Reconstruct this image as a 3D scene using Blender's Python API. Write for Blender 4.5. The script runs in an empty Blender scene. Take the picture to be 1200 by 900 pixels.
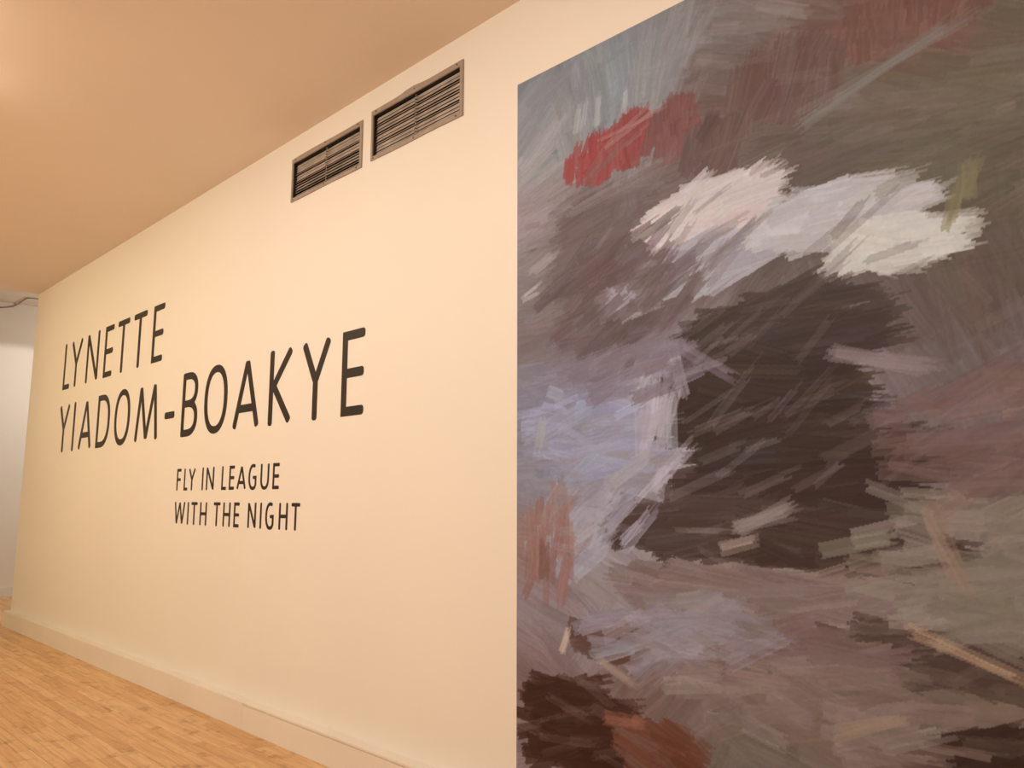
import bpy, bmesh, math, random
import numpy as np
from mathutils import Vector, Matrix

C = bpy.context.scene.collection
SC = bpy.context.scene

# ------------------------------------------------------------ camera
FPX, PITCH, YAW, ROLL, CAM_D = 943.55, 0.1428, -0.7905, 0.0026, 2.7321
cam = bpy.data.cameras.new('camera')
cam.sensor_fit = 'HORIZONTAL'; cam.sensor_width = 36.0
cam.lens = FPX / 1200.0 * 36.0
cam.clip_start = 0.05
cam_o = bpy.data.objects.new('camera', cam); C.objects.link(cam_o)
fw = Vector((math.sin(YAW)*math.cos(PITCH), math.cos(YAW)*math.cos(PITCH), math.sin(PITCH)))
rt0 = Vector((math.cos(YAW), -math.sin(YAW), 0)); up0 = rt0.cross(fw)
rt = rt0*math.cos(ROLL) + up0*math.sin(ROLL); up = up0*math.cos(ROLL) - rt0*math.sin(ROLL)
M = Matrix((rt, up, -fw)).transposed().to_4x4(); M.translation = (0, -CAM_D, 1.5)
cam_o.matrix_world = M
SC.camera = cam_o

# ------------------------------------------------------------ world, lights, exposure
SC.view_settings.view_transform = 'Standard'; SC.view_settings.look = 'None'
SC.view_settings.exposure = 0.0; SC.view_settings.gamma = 1.0
SC.view_settings.use_curve_mapping = False
w = bpy.data.worlds.new('world'); SC.world = w; w.use_nodes = True
w.node_tree.nodes['Background'].inputs[0].default_value = (1.0, 0.72, 0.5, 1)
w.node_tree.nodes['Background'].inputs[1].default_value = 0.10

def aim(o, target):
    d = Vector(target) - o.location
    o.rotation_euler = d.to_track_quat('-Z', 'Y').to_euler()

def spot(name, loc, target, energy, color, deg, blend, size=0.12):
    l = bpy.data.lights.new(name, 'SPOT'); l.energy = energy; l.color = color
    l.spot_size = math.radians(deg); l.spot_blend = blend; l.shadow_soft_size = size
    o = bpy.data.objects.new(name, l); C.objects.link(o); o.location = loc; aim(o, target)
    return o

# ceiling track spots washing the long wall
for x, e, col in ((-10.6, 134, (1, .82, .51)), (-8.8, 130, (1, .84, .56)), (-7.0, 133, (1, .87, .65)),
                  (-5.3, 141, (1, .90, .76)), (-3.6, 147, (1, .91, .81)), (-1.9, 140, (1, .90, .79)), (-0.2, 134, (1, .89, .75))):
    spot('track_spot', (x, -3.3, 3.95), (x, 0, 1.75), e, col, 112, 0.95, 0.15)
# unseen spots added for bounce off the floor and wall behind the viewer
for x in (-9.5, -6.5, -3.5, -0.5):
    spot('bounce_fill_spot', (x, -4.6, 3.9), (x, -5.9, 0), 430, (1, .86, .68), 130, 0.8, 0.15)
# small lamps close under the ceiling behind the viewer: their spill makes the two pale patches
for x, y, e in ((-5.55, -2.0, 2.1), (-4.75, -2.15, 1.7)):
    l = bpy.data.lights.new('ceiling_spill', 'POINT'); l.energy = e; l.color = (1, .84, .64); l.shadow_soft_size = .08
    o = bpy.data.objects.new('ceiling_spill', l); C.objects.link(o); o.location = (x, y, 3.72)
# cooler wall washer in the hall beyond the wall's end
HALL = spot('hall_washer', (-11.7, 0.6, 4.15), (-14.6, 0.6, .9), 135, (1, .92, .83), 90, 0.12, 0.05)

l = bpy.data.lights.new('hall_fill_light', 'POINT'); l.energy = 110; l.color = (1, .88, .74); l.shadow_soft_size = .2  # unseen point light, added to raise the hall's ambient level
o = bpy.data.objects.new('hall_fill_light', l); C.objects.link(o); o.location = (-12.9, 2.6, 3.6)

# ------------------------------------------------------------ material helpers
def lin(c):
    c = np.asarray(c, float)/255.0
    return np.where(c <= .04045, c/12.92, ((c+.055)/1.055)**2.4)

def mat(name, color, rough=0.6, metal=0.0, bump=None, var=None):
    """procedural material: base colour with slight noise variation and noise bump"""
    m = bpy.data.materials.new(name); m.use_nodes = True
    nt = m.node_tree; b = nt.nodes['Principled BSDF']
    b.inputs['Roughness'].default_value = rough; b.inputs['Metallic'].default_value = metal
    tc = nt.nodes.new('ShaderNodeTexCoord')
    vs, va = var or (3.0, 0.03)
    n = nt.nodes.new('ShaderNodeTexNoise'); n.inputs['Scale'].default_value = vs; n.inputs['Detail'].default_value = 5
    r = nt.nodes.new('ShaderNodeValToRGB')
    c = np.array(color)
    r.color_ramp.elements[0].position = .3; r.color_ramp.elements[1].position = .7
    r.color_ramp.elements[0].color = (*np.clip(c*(1-va), 0, 1), 1); r.color_ramp.elements[1].color = (*np.clip(c*(1+va), 0, 1), 1)
    nt.links.new(tc.outputs['Object'], n.inputs['Vector']); nt.links.new(n.outputs['Fac'], r.inputs['Fac'])
    nt.links.new(r.outputs['Color'], b.inputs['Base Color'])
    if bump:
        s, st, di = bump
        n2 = nt.nodes.new('ShaderNodeTexNoise'); n2.inputs['Scale'].default_value = s; n2.inputs['Detail'].default_value = 3
        bp = nt.nodes.new('ShaderNodeBump'); bp.inputs['Strength'].default_value = st; bp.inputs['Distance'].default_value = di
        nt.links.new(tc.outputs['Object'], n2.inputs['Vector']); nt.links.new(n2.outputs['Fac'], bp.inputs['Height'])
        nt.links.new(bp.outputs['Normal'], b.inputs['Normal'])
    return m

WALL_A = (.80, .765, .70)
M_WALL = mat('cream_wall_paint', WALL_A, .75, bump=(140, .05, .002), var=(.8, .015))
M_CEIL = mat('ceiling_paint', (.83, .735, .66), .9, bump=(60, .05, .004), var=(.7, .02))
M_BASE = mat('skirting_paint', (.78, .72, .64), .5, bump=(40, .03, .002), var=(2, .03))
M_HALL = mat('hall_wall_paint', (.74, .73, .70), .8, var=(1, .02))
M_HCEIL = mat('hall_ceiling_panel', (.70, .66, .60), .9, bump=(90, .1, .003))
M_VINYL = mat('black_vinyl', (.020, .016, .013), .42, var=(6, .1))
M_VENT = mat('vent_metal', (.36, .30, .255), .45, .25, bump=(30, .08, .002), var=(12, .10))
M_SLAT = mat('vent_slat_metal', (.60, .53, .47), .36, .3, var=(9, .22))
M_DARK = mat('vent_dark_duct', (.012, .010, .009), .8)
M_SCREW = mat('screw_steel', (.16, .13, .11), .4, .8)
M_CABLE = mat('dark_cable', (.26, .21, .16), .6)

def wood(name, rnd=True):
    m = bpy.data.materials.new(name); m.use_nodes = True
    nt = m.node_tree; N = nt.nodes; L = nt.links; b = N['Principled BSDF']
    tc = N.new('ShaderNodeTexCoord'); oi = N.new('ShaderNodeObjectInfo')
    geo = N.new('ShaderNodeNewGeometry')
    rnd_out = oi.outputs['Random'] if rnd else geo.outputs['Random Per Island']
    # world-space grain so that every board differs
    mp = N.new('ShaderNodeMapping'); mp.inputs['Scale'].default_value = (3.0, 45.0, 45.0)
    add = N.new('ShaderNodeVectorMath'); add.operation = 'ADD'
    cmb = N.new('ShaderNodeCombineXYZ')
    mul = N.new('ShaderNodeMath'); mul.operation = 'MULTIPLY'; mul.inputs[1].default_value = 37.0
    L.new(rnd_out, mul.inputs[0]); L.new(mul.outputs[0], cmb.inputs[0]); L.new(mul.outputs[0], cmb.inputs[2])
    L.new(geo.outputs['Position'], add.inputs[0]); L.new(cmb.outputs[0], add.inputs[1]); L.new(add.outputs[0], mp.inputs['Vector'])
    n = N.new('ShaderNodeTexNoise'); n.inputs['Scale'].default_value = 1.0; n.inputs['Detail'].default_value = 6; n.inputs['Distortion'].default_value = .6
    L.new(mp.outputs[0], n.inputs['Vector'])
    base = N.new('ShaderNodeValToRGB'); e = base.color_ramp.elements
    e[0].position = 0; e[0].color = (.60, .355, .165, 1); e[1].position = 1; e[1].color = (.72, .475, .25, 1)
    k = e.new(.45); k.color = (.665, .41, .20, 1)
    L.new(rnd_out, base.inputs['Fac'])
    gr = N.new('ShaderNodeValToRGB'); gr.color_ramp.elements[0].position = .32; gr.color_ramp.elements[1].position = .62
    gr.color_ramp.elements[0].color = (.80, .75, .70, 1); gr.color_ramp.elements[1].color = (1.04, 1.04, 1.04, 1)
    L.new(n.outputs['Fac'], gr.inputs['Fac'])
    mx = N.new('ShaderNodeMixRGB'); mx.blend_type = 'MULTIPLY'; mx.inputs[0].default_value = 1
    L.new(base.outputs[0], mx.inputs[1]); L.new(gr.outputs[0], mx.inputs[2])
    # scuffs and wear of the old floor
    n2 = N.new('ShaderNodeTexNoise'); n2.inputs['Scale'].default_value = 7; n2.inputs['Detail'].default_value = 7; n2.inputs['Roughness'].default_value = .65
    L.new(geo.outputs['Position'], n2.inputs['Vector'])
    wr = N.new('ShaderNodeValToRGB'); wr.color_ramp.elements[0].position = .34; wr.color_ramp.elements[1].position = .45
    wr.color_ramp.elements[0].color = (.70, .64, .58, 1); wr.color_ramp.elements[1].color = (1, 1, 1, 1)
    L.new(n2.outputs['Fac'], wr.inputs['Fac'])
    mx2 = N.new('ShaderNodeMixRGB'); mx2.blend_type = 'MULTIPLY'; mx2.inputs[0].default_value = 1
    L.new(mx.outputs[0], mx2.inputs[1]); L.new(wr.outputs[0], mx2.inputs[2])
    L.new(mx2.outputs[0], b.inputs['Base Color'])
    b.inputs['Roughness'].default_value = .48
    bp = N.new('ShaderNodeBump'); bp.inputs['Strength'].default_value = .15; bp.inputs['Distance'].default_value = .003
    L.new(n.outputs['Fac'], bp.inputs['Height']); L.new(bp.outputs[0], b.inputs['Normal'])
    return m
M_PLANK = wood('oak_plank'); M_PLANK_ALL = wood('oak_plank_joined', False)
M_SUB = mat('dark_subfloor', (.10, .05, .02), .8)

# ------------------------------------------------------------ mesh helpers
def box(bm, x0, x1, y0, y1, z0, z1):
    v = [bm.verts.new(p) for p in ((x0,y0,z0),(x1,y0,z0),(x1,y1,z0),(x0,y1,z0),(x0,y0,z1),(x1,y0,z1),(x1,y1,z1),(x0,y1,z1))]
    for f in ((0,3,2,1),(4,5,6,7),(0,1,5,4),(1,2,6,5),(2,3,7,6),(3,0,4,7)):
        bm.faces.new([v[i] for i in f])
    return v

def obj(name, bm, m, parent=None, loc=None):
    me = bpy.data.meshes.new(name)
    bmesh.ops.recalc_face_normals(bm, faces=bm.faces[:])
    bm.to_mesh(me); bm.free()
    me.materials.append(m)
    o = bpy.data.objects.new(name, me); C.objects.link(o)
    if parent: o.parent = parent
    if loc: o.location = loc
    return o

def struct(o, label=None):
    o['kind'] = 'structure'
    if label: o['label'] = label
    return o

def thing(name, label, cat, loc, group=None):
    o = bpy.data.objects.new(name, None); C.objects.link(o); o.location = loc
    o.empty_display_size = .1
    o['label'] = label; o['category'] = cat
    if group: o['group'] = group
    return o

# ------------------------------------------------------------ the room
X0, X1, H = -11.3006, 3.0, 4.0621      # wall's left end, right end, ceiling height
YB = -7.5                              # wall behind the viewer
HALLX, HALLH = -14.6, 4.605
VENTS = ((-4.985, -4.112, 3.578, 3.895), (-4.012, -3.143, 3.584, 3.912))

# long wall: a slab with two openings for the vents
def wall_mesh():
    bm = bmesh.new(); T = .35
    holes = [(a+.013, b-.013, c+.013, d-.013) for a, b, c, d in VENTS]
    xs = sorted({X0, X1, *[h[0] for h in holes], *[h[1] for h in holes]})
    zs = sorted({0, H, *[h[2] for h in holes], *[h[3] for h in holes]})
    def inside(x, z): return any(h[0] < x < h[1] and h[2] < z < h[3] for h in holes)
    V = {}
    def v(x, y, z):
        k = (round(x,5), round(y,5), round(z,5))
        if k not in V: V[k] = bm.verts.new(k)
        return V[k]
    for i in range(len(xs)-1):
        for j in range(len(zs)-1):
            a, b, c, d = xs[i], xs[i+1], zs[j], zs[j+1]
            y = .2 if inside((a+b)/2, (c+d)/2) else 0
            bm.faces.new([v(a,y,c), v(b,y,c), v(b,y,d), v(a,y,d)])
            bm.faces.new([v(a,T,d), v(b,T,d), v(b,T,c), v(a,T,c)])
    for a, b, c, d in holes:
        sub = [x for x in xs if a <= x <= b]; suz = [z for z in zs if c <= z <= d]
        for k in range(len(sub)-1):
            for z in (c, d): bm.faces.new([v(sub[k],0,z), v(sub[k+1],0,z), v(sub[k+1],.2,z), v(sub[k],.2,z)])
        for k in range(len(suz)-1):
            for x in (a, b): bm.faces.new([v(x,0,suz[k]), v(x,0,suz[k+1]), v(x,.2,suz[k+1]), v(x,.2,suz[k])])
    for k in range(len(zs)-1):
        for x in (X0, X1): bm.faces.new([v(x,0,zs[k]), v(x,0,zs[k+1]), v(x,T,zs[k+1]), v(x,T,zs[k])])
    for k in range(len(xs)-1):
        for z in (0, H): bm.faces.new([v(xs[k],0,z), v(xs[k+1],0,z), v(xs[k+1],T,z), v(xs[k],T,z)])
    return bm
struct(obj('wall_back', wall_mesh(), M_WALL))

def slab(name, m, *b, label=None):
    bm = bmesh.new(); box(bm, *b); return struct(obj(name, bm, m), label)
slab('ceiling', M_CEIL, X0, X1, YB, .35, H, H+.2)
slab('wall_front', M_WALL, HALLX, X1, YB-.2, YB, 0, HALLH)
slab('wall_right', M_WALL, X1, X1+.2, YB-.2, .35, 0, H+.2)
slab('wall_left', M_HALL, HALLX-.2, HALLX, YB-.2, 6.2, 0, HALLH)
slab('baseboard_left', M_HALL, HALLX, HALLX+.018, YB, 6, 0, .14)
# the hall's ceiling: supports and separate panels with open joints
hc = slab('ceiling.001', M_CEIL, HALLX, X0, YB, 6, HALLH+.03, HALLH+.2)
nx = 3
pw = (X0-HALLX)/nx
pan_me = None
for i in range(nx):
    for j in range(11):
        y0 = YB + j*1.2
        if pan_me is None:
            bm = bmesh.new(); box(bm, .006, pw-.006, .006, 1.194, 0, .03)
            p = obj('ceiling_panel', bm, M_HCEIL, hc); pan_me = p.data
        else:
            p = bpy.data.objects.new('ceiling_panel', pan_me); C.objects.link(p); p.parent = hc
        p.location = (HALLX+i*pw, y0, HALLH)

# skirting: thick plain length on the left, right length with a thin cap and a dark joint under it
BH, BT, XJ = .173, .0805, -5.20
def skirt():
    bm = bmesh.new()
    box(bm, X0, XJ, -BT, 0, 0, BH)
    g = bm.verts[:] + bm.edges[:] + bm.faces[:]
    bmesh.ops.bevel(bm, geom=[e for e in bm.edges if abs(e.verts[0].co.z-BH) < 1e-4 and abs(e.verts[1].co.z-BH) < 1e-4 and e.verts[0].co.y < -.01 and e.verts[1].co.y < -.01], offset=.004, segments=2, affect='EDGES')
    return bm
sk = struct(obj('baseboard_back', skirt(), M_BASE))
bm = bmesh.new(); box(bm, XJ, X1, -BT+.001, 0, 0, BH-.016)
sk2 = struct(obj('baseboard_back.001', bm, M_BASE))
bm = bmesh.new(); box(bm, XJ, X1, -BT-.003, 0, BH-.0125, BH)
obj('cap_board', bm, M_BASE, sk2)
bm = bmesh.new(); box(bm, XJ, X1, -BT+.012, 0, BH-.016, BH-.0125)
obj('joint_filler', bm, M_SUB, sk2)

# floor of narrow boards
random.seed(4)
fl = slab('floor', M_SUB, HALLX, X1, YB, 6, -.12, -.019)
PW = .075
def plank_bm(l):
    bm = bmesh.new()
    x0, x1, y0, y1 = .0012, l-.0012, .0010, PW-.0010
    c = .0016
    lo = [bm.verts.new(p) for p in ((x0,y0,-.019),(x1,y0,-.019),(x1,y1,-.019),(x0,y1,-.019))]
    mi = [bm.verts.new(p) for p in ((x0,y0,-c),(x1,y0,-c),(x1,y1,-c),(x0,y1,-c))]
    hi = [bm.verts.new(p) for p in ((x0+c,y0+c,0),(x1-c,y0+c,0),(x1-c,y1-c,0),(x0+c,y1-c,0))]
    bm.faces.new(hi)
    for a, b in ((lo, mi), (mi, hi)):
        for i in range(4): bm.faces.new([a[i], a[(i+1)%4], b[(i+1)%4], b[i]])
    return bm
LENS = (.55, .75, .9, 1.1, 1.3)
P_ME = {}
joined = bmesh.new()
nrow_min = int((YB+BT)/PW)
count = 0
y = -BT + .02
r = 0
rows = []
while y > YB:
    y -= PW; rows.append(y)
yy = -BT + .02
while yy < 6-PW:
    rows.append(yy); yy += PW
for y in rows:
    x = HALLX - random.random()
    while x < X1:
        l = random.choice(LENS); a = max(x, HALLX); b = min(x+l, X1)
        vis = (-2.0 < y < -BT+.019) and a > -11.2 and b < -3.6 and (a+b)/2 < -4.3 + 0.0*y and (y > -1.55 or (a+b)/2 > -8)
        if vis and b-a > l-1e-6 and count < 290:
            if l not in P_ME:
                p = obj('floor_board', plank_bm(l), M_PLANK, fl); P_ME[l] = p.data
            else:
                p = bpy.data.objects.new('floor_board', P_ME[l]); C.objects.link(p); p.parent = fl
            p.location = (x, y, random.uniform(-.0008, .0004)); count += 1
        elif b - a > .01:
            n0 = len(joined.verts)
            t = plank_bm(b-a); bmesh.ops.translate(t, verts=t.verts, vec=(a, y, random.uniform(-.0008, .0004)))
            me = bpy.data.meshes.new('t'); t.to_mesh(me); t.free(); joined.from_mesh(me); bpy.data.meshes.remove(me)
        x += l
fj = obj('floor_boards', joined, M_PLANK_ALL, fl); fj['kind'] = 'stuff'

# cable sagging under the hall's ceiling
def tube(name, pts, rad, m, n=6):
    bm = bmesh.new(); rings = []
    P = [Vector(p) for p in pts]
    for i, p in enumerate(P):
        d = (P[min(i+1, len(P)-1)] - P[max(i-1, 0)]).normalized()
        a = d.cross(Vector((0,0,1))); a = a.normalized() if a.length > 1e-4 else Vector((1,0,0))
        b = d.cross(a)
        rings.append([bm.verts.new(p + rad*(math.cos(t)*a + math.sin(t)*b)) for t in [2*math.pi*k/n for k in range(n)]])
    for i in range(len(rings)-1):
        for k in range(n): bm.faces.new([rings[i][k], rings[i][(k+1)%n], rings[i+1][(k+1)%n], rings[i+1][k]])
    bm.faces.new(rings[0]); bm.faces.new(rings[-1])
    return obj(name, bm, m)

cb = tube('cable', [(-14.588,-.35,4.475),(-14.588,.108,4.462),(-14.588,.267,4.497),(-14.588,.36,4.517),(-14.588,.441,4.543),(-14.585,.50,4.585),
    (-14.474,.508,4.592),(-14.244,.501,4.592),(-14.011,.502,4.592),(-13.982,.554,4.592),(-13.967,.621,4.592),(-13.96,.9,4.592)], .008, M_CABLE)
cb['label'] = 'thin dark cable along the hall wall and ceiling beyond the cream wall'; cb['category'] = 'cable'

# ------------------------------------------------------------ vents
def make_vent(x0, x1, z0, z1, label, seed, mode):
    rnd = random.Random(seed)
    W, Hh = x1-x0, z1-z0
    t = thing('air_vent', label, 'vent', ((x0+x1)/2, 0, z0), 'wall vents beside the mural')
    ox = (x0+x1)/2
    fl_, fr_, ft, fb = .019, .025, .032, .024
    # frame: one ring of sheet metal with slightly bent upper edge
    bm = bmesh.new(); n = 12
    def ring(y):
        o_, i_ = [], []
        for k in range(n+1):
            u = k/n
            bend = (.010*math.exp(-((u-.47)/.10)**2) if mode == 1 else .002*math.sin(u*6))
            o_.append((x0+W*u-ox, y-.004*(bend/.01), Hh+bend)); i_.append((x0+fl_+(W-fl_-fr_)*u-ox, y, Hh-ft))
        for k in range(n, -1, -1):
            u = k/n
            o_.append((x0+W*u-ox, y, 0.0015*math.sin(u*9+seed))); i_.append((x0+fl_+(W-fl_-fr_)*u-ox, y, fb))
        return [bm.verts.new(p) for p in o_], [bm.verts.new(p) for p in i_]
    of, inn = ring(-.009); ob, ib = ring(0.0)
    m_ = len(of)
    for k in range(m_):
        q = (k+1) % m_
        bm.faces.new([of[k], of[q], inn[q], inn[k]]); bm.faces.new([of[k], of[q], ob[q], ob[k]]); bm.faces.new([inn[k], inn[q], ib[q], ib[k]])
        bm.faces.new([ob[k], ob[q], ib[q], ib[k]])
    obj('frame', bm, M_VENT, t)
    # dark duct behind
    a, b, c, d = x0+fl_-.003-ox, x1-fr_+.003-ox, fb-.003, Hh-ft+.003
    bm = bmesh.new()
    box(bm, a, b, .12, .125, c, d)
    for bx in ((a, a+.002, 0.001, .12, c, d), (b-.002, b, 0.001, .12, c, d), (a, b, 0.001, .12, c, c+.002), (a, b, 0.001, .12, d-.002, d)): box(bm, *bx)
    obj('duct', bm, M_DARK, t)
    # louvre blades, each with its own tilt (some shut, some stuck open)
    NS = 13
    span = (d-c) - .016
    pitch = span/NS
    ang1 = [70, 72, 74, 36, 62, 74, 42, 40, 48, 52, 34, 46, 38]          # from the top down
    ang2 = [72, 66, 52, 70, 62, 50, 68, 60, 48, 72, 66, 54, 40]
    ang = ang1 if mode == 0 else ang2
    bw = pitch*1.2
    for i in range(NS):
        z = d - .012 - (i+.5)*pitch
        th = math.radians(ang[i] + rnd.uniform(-4, 4))
        bm = bmesh.new()
        # blade cross-section: shallow curve, front edge low
        sec = []
        for s in (-.5, 0, .5):
            yy_ = .022 + s*bw*math.cos(th) + (.0015 if s == 0 else 0)
            zz_ = z + s*bw*math.sin(th) 
            sec.append((yy_, zz_))
        L0 = [bm.verts.new((a+.006, q[0], q[1])) for q in sec]; L1 = [bm.verts.new((b-.006, q[0]+rnd.uniform(-.001,.001), q[1]+rnd.uniform(-.002, .002))) for q in sec]
        L2 = [bm.verts.new((a+.006, q[0]+.0012, q[1]-.0012)) for q in sec]; L3 = [bm.verts.new((b-.006, q[0]+.0012, q[1]-.0012)) for q in sec]
        for k in range(2):
            bm.faces.new([L0[k], L1[k], L1[k+1], L0[k+1]]); bm.faces.new([L2[k], L3[k], L3[k+1], L2[k+1]])
            bm.faces.new([L0[k], L0[k+1], L2[k+1], L2[k]]); bm.faces.new([L1[k], L1[k+1], L3[k+1], L3[k]])
        bm.faces.new([L0[0], L1[0], L3[0], L2[0]]); bm.faces.new([L0[2], L1[2], L3[2], L2[2]])
        obj('louvre', bm, M_SLAT, t)
    # linkage rod down the middle with a dark clip at each blade
    xm = (a+b)/2
    bm = bmesh.new(); box(bm, xm-.0025, xm+.0025, .006, .010, c+.004, d-.012)
    rod = obj('link_rod', bm, M_SLAT, t)
    bm = bmesh.new()
    for i in range(NS):
        z = d - .012 - (i+.5)*pitch
        box(bm, xm-.004, xm+.004, .003, .011, z-.0035, z+.0035)
    cl = obj('clips', bm, M_SCREW, rod)
    for (sx, sz) in ((.05, Hh-.014), (W/2, Hh-.010), (W-.05, Hh-.014), (.03, .012), (W/2, .012), (W-.055, .012)):
        bm = bmesh.new(); bmesh.ops.create_cone(bm, cap_ends=True, segments=10, radius1=.006, radius2=.0045, depth=.004)
        bmesh.ops.rotate(bm, verts=bm.verts, matrix=Matrix.Rotation(math.pi/2, 3, 'X'))
        s = obj('screw', bm, M_SCREW, t); s.location = (x0+sx-ox, -.0105, sz)
    return t
make_vent(*VENTS[0], 'metal louvred air vent with several dark open slats, farther from the mural', 3, 0)
make_vent(*VENTS[1], 'metal louvred air vent with a bent top frame edge, nearer to the mural', 8, 1)

# ------------------------------------------------------------ lettering
def arc(cx, cz, rx, rz, a0, a1, n=20, p=1.0):
    out = []
    for k in range(n+1):
        t = math.radians(a0+(a1-a0)*k/n); c, s = math.cos(t), math.sin(t)
        out.append((cx+rx*math.copysign(abs(c)**p, c), cz+rz*math.copysign(abs(s)**p, s)))
    return out

def glyph(ch, x0, x1, z0, z1, w):
    """centre lines of the strokes of one capital inside its outer box"""
    h = w/2; l, r, b, t = x0+h, x1-h, z0+h, z1-h
    m = (z0+z1)/2; cx = (l+r)/2; Wd = r-l
    if ch == 'L': return [[(l,t+h),(l,b),(r+h,b)]]
    if ch == 'Y': return [[(l,t+h*.6),(cx,m-.02*(z1-z0))], [(r,t+h*.6),(cx,m-.02*(z1-z0))], [(cx,m),(cx,b-h)]]
    if ch == 'N': return [[(l,b-h),(l,t+h*.7)], [(l,t+h*.4),(r,b-h*.4)], [(r,b-h*.7),(r,t+h)]]
    if ch == 'E': return [[(r+h,t),(l,t),(l,b),(r+h,b)], [(l,m),(r+h*.8,m)]]
    if ch == 'F': return [[(r+h,t),(l,t),(l,b-h)], [(l,m),(r+h*.5,m)]]
    if ch == 'T': return [[(l-h,t),(r+h,t)], [(cx,t),(cx,b-h)]]
    if ch == 'I': return [[(cx,t+h),(cx,b-h)]]
    if ch == 'A':
        k = .29
        return [[(l,b-h*.6),(cx,t)], [(r,b-h*.6),(cx,t)], [(l+Wd*k*.5,z0+(z1-z0)*k),(r-Wd*k*.5,z0+(z1-z0)*k)]]
    if ch == 'O': return [arc(cx, m, Wd/2, t-b+0 and (t-b)/2, 90, 450, 44, .9) ]
    if ch == 'D': return [[(cx-Wd*.15,b),(l,b),(l,t),(cx-Wd*.15,t)] + arc(cx-Wd*.15, m, r-cx+Wd*.15, (t-b)/2, 90, -90, 24, .85)[1:]]
    if ch == 'B':
        mm = m+.01*(z1-z0); q = l+Wd*.35
        up_ = arc(q, (t+mm)/2, (r-q)*.93, (t-mm)/2, 90, -90, 16, .85); lo_ = arc(q, (mm+b)/2, r-q, (mm-b)/2, 90, -90, 16, .85)
        return [[(l,b-h),(l,t+h)], [(l-h,t),(q,t)]+up_[1:]+[(l,mm)], [(l,mm),(q,mm)]+lo_[1:]+[(l-h,b)]]
    if ch == 'M':
        a = Wd*.17
        return [[(l,b-h*.6),(l+a,t)], [(l+a,t),(cx,b)], [(cx,b),(r-a,t)], [(r-a,t),(r,b-h*.6)]]
    if ch == 'W': 
        q = Wd*.21; return [[(l,t+h),(l+q,b-h*.5)], [(l+q,b-h*.5),(cx,t+h*.5)], [(cx,t+h*.5),(r-q,b-h*.5)], [(r-q,b-h*.5),(r,t+h)]]
    if ch == 'K': return [[(l,t+h),(l,b-h)], [(r,t+h*.4),(l+h*.8,m)], [(l+h*1.2,m+.02*(z1-z0)),(r,b-h*.4)]]
    if ch == 'H': return [[(l,t+h),(l,b-h)], [(r,t+h),(r,b-h)], [(l,m),(r,m)]]
    if ch == 'G':
        return [arc(cx+Wd*.08, m, Wd*.58, (t-b)/2, 62, 300, 30, .9)+[(r,b+.16*(t-b)),(r,m-.02*(z1-z0)),(cx+Wd*.05,m-.02*(z1-z0))]]
    if ch == 'U': return [[(l,t+h)]+[(l,b+Wd*.62)]+arc(cx, b+Wd*.62, Wd/2, Wd*.62, 180, 360, 18, .9)[1:]+[(r,t+h)]]
    if ch == '-': return [[(l-h,m),(r+h,m)]]

def stroke(bm, pts, w, y0, y1, rad):
    """flat ribbon with thickness along a centre line: straight legs become rounded bars, corners get a joint"""
    h = w/2
    P = [Vector((p[0], p[1])) for p in pts]
    closed = (P[0]-P[-1]).length < 1e-5
    def extrude(loop):
        F = [bm.verts.new((q.x, y0, q.y)) for q in loop]; B = [bm.verts.new((q.x, y1, q.y)) for q in loop]
        bm.faces.new(F); n = len(F)
        for k in range(n): bm.faces.new([F[k], F[(k+1)%n], B[(k+1)%n], B[k]])
    # offset outline with mitred joints
    Lf, Rt = [], []
    N = len(P)
    for i in range(N):
        if closed:
            p0, p1 = P[(i-1) % (N-1)], P[(i+1) % (N-1)]
            if i in (0, N-1): p0, p1 = P[N-2], P[1]
        else:
            p0, p1 = P[max(i-1,0)], P[min(i+1,N-1)]
        d0 = (P[i]-p0); d1 = (p1-P[i])
        d0 = d0.normalized() if d0.length > 1e-9 else d1.normalized()
        d1 = d1.normalized() if d1.length > 1e-9 else d0
        n0 = Vector((-d0.y, d0.x)); n1 = Vector((-d1.y, d1.x))
        mn = n0+n1; mn = mn.normalized() if mn.length > 1e-6 else n0
        cosv = max(.45, mn.dot(n0)); k = h/cosv
        Lf.append(P[i]+mn*k); Rt.append(P[i]-mn*k)
    if not closed:                              # rounded ends
        def cap(p, d):
            n = Vector((-d.y, d.x)); out = []
            for sgn in (1, -1):
                c = p - d*rad + n*sgn*(h-rad)
                seq = [math.radians(a) for a in (90, 60, 30, 0)]
                arcp = [c + d*rad*math.cos(a) + n*sgn*rad*math.sin(a) for a in seq]
                out += arcp if sgn == 1 else arcp[::-1]
            return out
        d_end = (P[-1]-P[-2]).normalized(); d_st = (P[0]-P[1]).normalized()
        ce = cap(P[-1], d_end); cs = cap(P[0], d_st)
        Lf = [cs[-1]]+Lf[1:-1]+[ce[0]]; Rt = [cs[0]]+Rt[1:-1]+[ce[-1]]
        extrude(ce); extrude(cs)
    for i in range(N-1):
        a = [Lf[i], Lf[i+1], Rt[i+1], Rt[i]]
        extrude(a)

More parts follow.
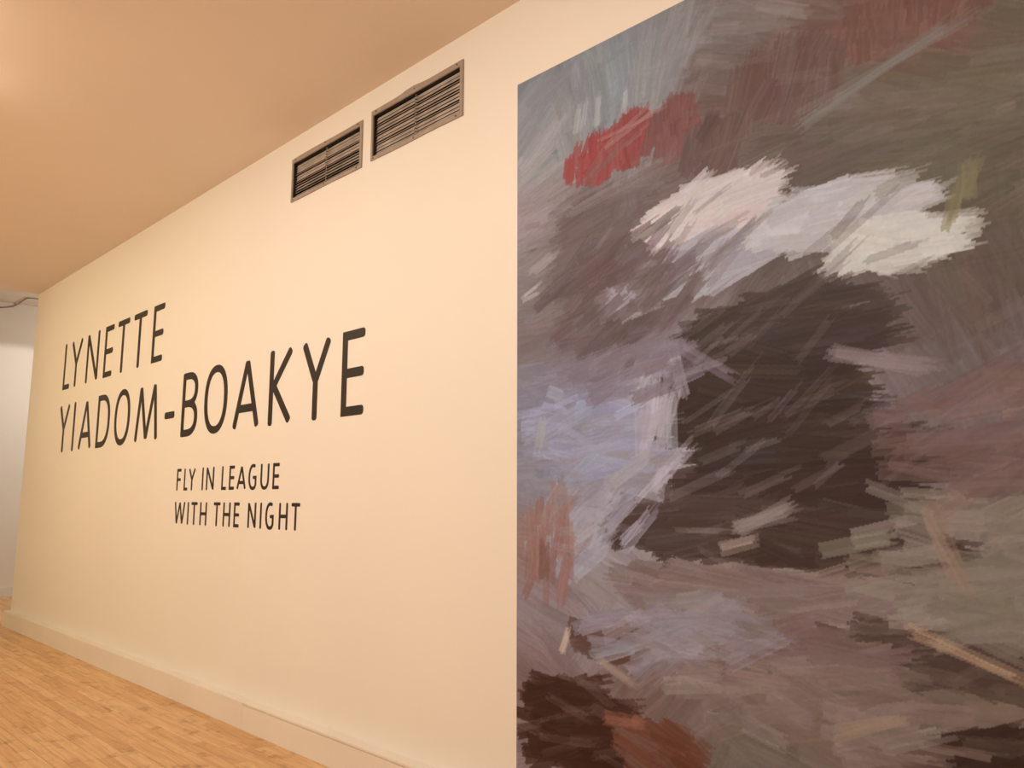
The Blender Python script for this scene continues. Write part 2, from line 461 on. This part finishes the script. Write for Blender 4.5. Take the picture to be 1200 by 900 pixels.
LINES = (
    ('LYNETTE', 2.709, 3.238, .057, 'upper line of large black wall letters, the short first word of the title', 
     [(-9.983,-9.750),(-9.747,-9.366),(-9.212,-8.835),(-8.668,-8.420),(-8.311,-8.001),(-7.888,-7.563),(-7.405,-7.155)]),
    ('YIADOM-BOAKYE', 2.003, 2.535, .059, 'long second line of large black wall letters, with a hyphen in the middle',
     [(-10.00,-9.636),(-9.497,-9.440),(-9.284,-8.873),(-8.735,-8.365),(-8.236,-7.830),(-7.688,-7.150),(-7.012,-6.805),(-6.660,-6.351),
      (-6.232,-5.829),(-5.728,-5.315),(-5.185,-4.865),(-4.754,-4.394),(-4.266,-4.021)]),
    ('FLYINLEAGUE', 1.567, 1.744, .0235, 'small black wall lettering, upper line of the two-line subtitle',
     [(-6.673,-6.590),(-6.531,-6.459),(-6.444,-6.317),(-6.193,-6.172),(-6.118,-5.983),(-5.854,-5.775),(-5.730,-5.647),(-5.607,-5.464),
      (-5.428,-5.309),(-5.252,-5.130),(-5.079,-4.990)]),
    ('WITHTHENIGHT', 1.298, 1.476, .0235, 'small black wall lettering, lowest line on the wall, under the subtitle line',
     [(-6.682,-6.477),(-6.428,-6.407),(-6.359,-6.249),(-6.199,-6.078),(-5.960,-5.851),(-5.801,-5.683),(-5.628,-5.543),(-5.412,-5.291),
      (-5.233,-5.212),(-5.157,-5.041),(-4.973,-4.857),(-4.810,-4.703)]),
)
for text, z0, z1, wd, label, boxes in LINES:
    t = thing('wall_lettering', label, 'lettering', (boxes[0][0], 0, z0))
    for ch, (a, b) in zip(text, boxes):
        bm = bmesh.new()
        za, zb = z0, z1
        if ch == '-': m_ = 2.2055; za, zb = m_-wd/2, m_+wd/2
        if ch in 'OGU': za -= .004 if ch != 'U' else .003; zb += .003 if ch != 'U' else 0
        for k, s in enumerate(glyph(ch, a, b, za, zb, wd)):
            stroke(bm, [(p[0]-boxes[0][0], p[1]-z0) for p in s], wd, -.0016-.0001*k, -.0002, wd*.36)
        bmesh.ops.remove_doubles(bm, verts=bm.verts, dist=1e-6)
        obj('hyphen' if ch == '-' else 'letter', bm, M_VINYL, t)

# ------------------------------------------------------------ the mural: a plain abstract stand-in of strokes
MX0, MX1, MZ0, MZ1 = -2.7192, -0.34, .20, 3.5954
BG = "-2.53 3.43 128 125 125;-2.11 3.36 130 130 130;-1.74 3.37 135 128 125;-1.36 3.35 122 106 100;-1.04 3.14 105 70 60;-0.76 3.08 110 72 60;-0.57 3.02 95 80 65;-2.53 3.17 150 140 135;-1.92 3.21 132 128 126;-1.67 3.04 104 76 69;-1.44 3.14 92 72 65;-1.17 2.97 108 92 84;-0.91 2.84 95 80 66;-0.66 2.77 98 84 66;-2.61 2.93 145 125 122;-2.21 2.78 98 78 75;-1.94 2.67 100 80 78;-1.07 2.64 82 67 58;-0.79 2.56 97 85 65;-0.60 2.50 90 76 60;-1.25 2.79 86 68 60;-2.64 2.55 125 110 106;-2.22 2.51 90 66 62;-1.94 2.41 96 76 74;-0.76 2.35 82 68 58;-1.20 2.52 80 66 60;-2.53 2.28 112 94 92;-2.13 2.22 88 68 66;-1.22 2.12 100 82 80;-0.96 2.11 92 74 70;-0.70 2.12 92 72 64;-0.72 1.93 105 90 92;-2.53 1.96 125 118 130;-2.23 1.89 140 135 148;-1.95 1.98 150 138 145;-1.05 1.92 120 104 106;-0.80 1.81 115 98 98;-2.54 1.64 130 122 130;-2.14 1.59 150 140 145;-1.80 1.72 140 130 132;-1.44 1.58 150 132 127;-1.18 1.63 120 104 100;-0.91 1.63 112 92 90;-0.72 1.59 112 92 88;-2.59 1.29 138 106 98;-2.24 1.30 148 136 140;-1.85 1.32 145 130 130;-1.59 1.30 138 116 110;-1.35 1.34 146 126 118;-0.90 1.36 132 116 106;-0.73 1.37 128 115 105;-2.54 0.99 135 118 120;-2.15 0.96 140 124 124;-1.82 1.06 138 124 124;-1.46 1.10 118 95 90;-1.21 1.12 145 125 118;-0.77 1.17 130 118 102;-2.54 0.70 120 96 92;-2.03 0.78 112 84 78;-1.64 0.84 118 96 92;-1.31 0.89 128 106 98;-1.00 0.93 110 92 84;-0.71 1.03 118 98 84;-1.65 0.60 108 92 84;-1.42 0.64 110 95 85;-1.15 0.70 118 98 86"
anch = np.array([[float(q) for q in a.split()] for a in BG.split(';')])
GS = .0042
nx_, nz_ = int((MX1-MX0)/GS)+1, int((MZ1-MZ0)/GS)+1
rs = np.random.RandomState(12)
cv = np.zeros((nz_, nx_, 3)); 
def field(x, z):
    d2 = (anch[:,0]-x)**2 + (anch[:,1]-z)**2 + .004
    wt = d2**-1.8
    return (anch[:,2:]*wt[:,None]).sum(0)/wt.sum()
def paint(x, z, ang, ln, wd, col, alpha=.9, ragged=.3):
    c, s = math.cos(ang), math.sin(ang)
    ex = abs(c)*ln/2+abs(s)*wd/2+.01; ez = abs(s)*ln/2+abs(c)*wd/2+.01
    i0, i1 = max(0, int((x-ex-MX0)/GS)), min(nx_, int((x+ex-MX0)/GS)+2)
    j0, j1 = max(0, int((z-ez-MZ0)/GS)), min(nz_, int((z+ez-MZ0)/GS)+2)
    if i1 <= i0 or j1 <= j0: return
    X, Z = np.meshgrid(MX0+np.arange(i0, i1)*GS-x, MZ0+np.arange(j0, j1)*GS-z)
    u = (X*c+Z*s)/(ln/2); v = (-X*s+Z*c)/(wd/2)
    nb = max(3, int(wd/.008))
    br = rs.rand(nb)                       # bristle pattern across the stroke
    bi = np.clip(((v+1)/2*nb).astype(int), 0, nb-1)
    b = br[bi]
    inside = (np.abs(v) < 1-.12*rs.rand()) & (u > -1+ragged*.3*b) & (u < 1-ragged*b)
    fade = np.clip((1-u)/ .5, 0, 1)*.5+.5
    a = inside*alpha*fade*(.72+.28*b)
    shade = (b-.5)*16
    cc = np.asarray(col)[None,None,:] + shade[...,None]
    reg = cv[j0:j1, i0:i1]
    reg[:] = reg*(1-a[...,None]) + cc*a[...,None]
# ground: flowing broad strokes coloured by a soft field of the palette
cv[:] = 110
for L_, W_, n_, jit in ((.60, .16, 700, 4), (.42, .10, 1100, 6), (.30, .05, 900, 7)):
    for k in range(n_):
        x, z = rs.uniform(MX0, MX1), rs.uniform(MZ0, MZ1)
        ang = .10+.45*math.sin(1.7*x+1.9*z)+.35*math.sin(3.1*z-x)+rs.normal(0, .14)
        if math.sin(2.7*x+.8)*math.sin(2.2*z+.4) > .45: ang += 1.35
        paint(x, z, ang, L_*rs.uniform(.6, 1.3), W_*rs.uniform(.6, 1.3), field(x, z)+rs.normal(0, jit)+rs.normal(0, 1.5, 3), .62, .5)
# drifts of colour, brushed wet in wet: centre, half sizes, colour, stroke angle
DRIFTS = (
 (-2.20,3.05,.25,.12,(142,56,54),1.5), (-2.02,3.08,.16,.13,(132,58,56),1.5), (-1.80,3.05,.17,.14,(112,66,62),1.45), (-0.88,3.14,.40,.12,(106,68,58),1.5),
 (-1.32,3.06,.30,.16,(96,68,62),1.3), (-1.62,2.90,.16,.14,(90,66,60),1.2),
 (-1.62,2.64,.34,.17,(192,174,168),.12), (-1.62,2.44,.34,.12,(158,147,150),.25), (-1.12,2.50,.34,.14,(176,166,164),.0),
 (-0.92,2.34,.26,.10,(194,184,174),-.1), (-2.02,2.36,.20,.09,(146,132,136),.2),
 (-1.36,2.10,.42,.20,(54,38,35),.1), (-1.50,1.86,.46,.22,(48,32,30),-.12), (-1.34,1.60,.50,.20,(50,34,32),.05),
 (-1.70,1.40,.50,.13,(70,52,49),.12), (-1.20,1.36,.40,.12,(62,45,42),-.05), (-1.50,1.16,.60,.08,(124,102,98),.04), (-0.9,1.02,.40,.09,(78,58,53),.0),
 (-1.46,.98,.50,.08,(118,94,90),.1), (-2.16,.92,.24,.09,(92,66,60),.1),
 (-2.36,.54,.34,.26,(56,28,22),.2), (-1.90,.50,.22,.18,(104,60,47),-.3), (-0.74,.62,.34,.26,(52,32,28),.3),
)
for cx_, cz_, hx, hz, col, an in DRIFTS:
    for k in range(int(40+hx*hz*900)):
        t_, q_ = rs.uniform(0, 2*math.pi), math.sqrt(rs.rand())
        ln = (abs(math.cos(an))*hx+abs(math.sin(an))*hz)*rs.uniform(.5, 1.0); wd_ = min(rs.uniform(.035, .09), ln*.45)
        paint(cx_+hx*.75*q_*math.cos(t_), cz_+hz*.75*q_*math.sin(t_), an+rs.normal(0, .16), ln, wd_, np.array(col)+rs.normal(0, 4)+rs.normal(0, 1.5, 3), .86, .5)
for cx_, cz_, hx, hz, col, an, n_ in ((-2.25,1.80,.40,.22,(146,142,160),.1,60), (-2.30,1.40,.34,.2,(156,146,154),.7,50), (-1.9,1.86,.12,.3,(164,152,160),1.3,24),
        (-0.80,1.30,.36,.22,(136,122,108),.1,50), (-2.50,1.30,.14,.2,(140,100,90),1.4,30), (-2.1,2.40,.4,.3,(92,70,70),.5,60), (-1.3,.8,.5,.14,(134,112,104),.15,50),
        (-1.75,1.02,.3,.12,(142,128,130),.1,40), (-.7,1.7,.3,.2,(112,84,80),.05,50), (-2.05,2.05,.4,.12,(120,104,112),.2,40), (-2.0,.97,.3,.1,(146,134,142),.3,30)):
    for k in range(n_):
        t_, q_ = rs.uniform(0, 2*math.pi), math.sqrt(rs.rand())
        paint(cx_+hx*q_*math.cos(t_), cz_+hz*q_*math.sin(t_), an+rs.normal(0, .25), rs.uniform(.12, .34), rs.uniform(.03, .07), np.array(col)+rs.normal(0, 8)+rs.normal(0, 2, 3), .65, .5)
# thin passages dragged back over the drifts so that edges are lost and found
for k in range(420):
    x, z = rs.uniform(MX0, MX1), rs.uniform(MZ0, MZ1)
    paint(x, z, .10+.45*math.sin(1.7*x+1.9*z)+rs.normal(0, .2), rs.uniform(.15, .4), rs.uniform(.02, .05), field(x, z)+rs.normal(0, 7), .30, .7)
# light accents
for x, z, an, ln, wd_, col in ((-2.3,3.28,1.5,.16,.03,(160,155,150)), (-2.2,3.27,1.5,.18,.03,(156,152,148)), (-2.05,3.26,1.5,.14,.025,(158,154,150)),
    (-2.62,2.5,.3,.14,.02,(190,172,164)), (-2.55,2.62,.4,.2,.03,(160,142,138)), (-1.55,1.34,.2,.2,.03,(160,138,128)), (-.75,2.45,1.4,.2,.03,(118,106,72)),
    (-.70,2.52,1.4,.16,.03,(120,108,74)), (-2.42,.90,1.2,.14,.03,(190,165,145)), (-2.14,.80,-.4,.2,.03,(165,140,125)), (-.8,1.02,-.3,.4,.022,(190,155,125)),
    (-1.1,.78,.4,.3,.03,(155,128,108)), (-.86,1.34,-1.2,.3,.03,(150,120,104)), (-2.10,.62,.1,.24,.035,(140,85,66)), (-2.0,3.14,.3,.4,.02,(160,124,114)),
    (-.95,2.97,.35,.7,.035,(120,110,103)), (-2.1,2.86,.2,.6,.02,(140,118,115)), (-1.0,1.96,-.3,.4,.05,(138,118,118)),
    (-2.55,1.8,1.5,.18,.05,(152,146,145)), (-2.2,1.72,.1,.4,.04,(146,142,158)), (-2.05,1.62,.5,.3,.06,(158,148,152)), (-1.45,1.44,.3,.3,.05,(150,134,128))):
    for q in range(3): paint(x+rs.normal(0,.012), z+rs.normal(0,.012), an+rs.normal(0,.08), ln, wd_, np.array(col)+rs.normal(0,5), .5, .5)
# colours as sampled under the gallery's warm light -> pigment colour (relative to the wall beside it)
WREF = lin((234, 203, 171))
alb = lin(np.clip(cv, 8, 250))/WREF*np.array(WALL_A)
alb = np.clip(alb, .004, .9)

def mural():
    me = bpy.data.meshes.new('mural_print')
    xs = np.linspace(MX0, MX1, nx_); zs = np.linspace(MZ0, MZ1, nz_)
    X, Z = np.meshgrid(xs, zs)
    co = np.stack([X.ravel(), np.full(X.size, -.006), Z.ravel()], 1).astype(np.float32)
    idx = np.arange(nx_*nz_).reshape(nz_, nx_)
    q = np.stack([idx[:-1,:-1], idx[:-1,1:], idx[1:,1:], idx[1:,:-1]], -1).reshape(-1, 4)
    me.vertices.add(len(co)); me.vertices.foreach_set('co', co.ravel())
    me.loops.add(q.size); me.loops.foreach_set('vertex_index', q.ravel().astype(np.int32))
    me.polygons.add(len(q)); me.polygons.foreach_set('loop_start', np.arange(0, q.size, 4, dtype=np.int32))
    me.update(calc_edges=True)
    ca = me.color_attributes.new('pigment', 'FLOAT_COLOR', 'POINT')
    rgba = np.ones((nx_*nz_, 4), np.float32); rgba[:, :3] = alb.reshape(-1, 3)
    ca.data.foreach_set('color', rgba.ravel())
    m = bpy.data.materials.new('mural_paint'); m.use_nodes = True
    nt = m.node_tree; N = nt.nodes; L = nt.links; b = N['Principled BSDF']
    at = N.new('ShaderNodeAttribute'); at.attribute_name = 'pigment'
    tc = N.new('ShaderNodeTexCoord')
    n = N.new('ShaderNodeTexNoise'); n.inputs['Scale'].default_value = 60; n.inputs['Detail'].default_value = 4
    L.new(tc.outputs['Object'], n.inputs['Vector'])
    r = N.new('ShaderNodeValToRGB'); r.color_ramp.elements[0].color = (.9,.9,.9,1); r.color_ramp.elements[1].color = (1.1,1.1,1.1,1)
    L.new(n.outputs['Fac'], r.inputs['Fac'])
    mx = N.new('ShaderNodeMixRGB'); mx.blend_type = 'MULTIPLY'; mx.inputs[0].default_value = 1
    L.new(at.outputs['Color'], mx.inputs[1]); L.new(r.outputs[0], mx.inputs[2]); L.new(mx.outputs[0], b.inputs['Base Color'])
    b.inputs['Roughness'].default_value = .5; b.inputs['Specular IOR Level'].default_value = .3
    me.materials.append(m)
    o = bpy.data.objects.new('print_surface', me); C.objects.link(o)
    return o
pt = thing('mural', 'huge unframed painted mural of grey, mauve, brown and near-black brushwork on the cream wall', 'painting', ((MX0+MX1)/2, 0, MZ0))
mo = mural(); mo.parent = pt; mo.location = -Vector(pt.location)
bm = bmesh.new(); box(bm, MX0, MX1, -.0058, -.0004, MZ0, MZ1)
bk = obj('backing_board', bm, mat('mural_board', (.22, .18, .17), .6), pt); bk.location = -Vector(pt.location)
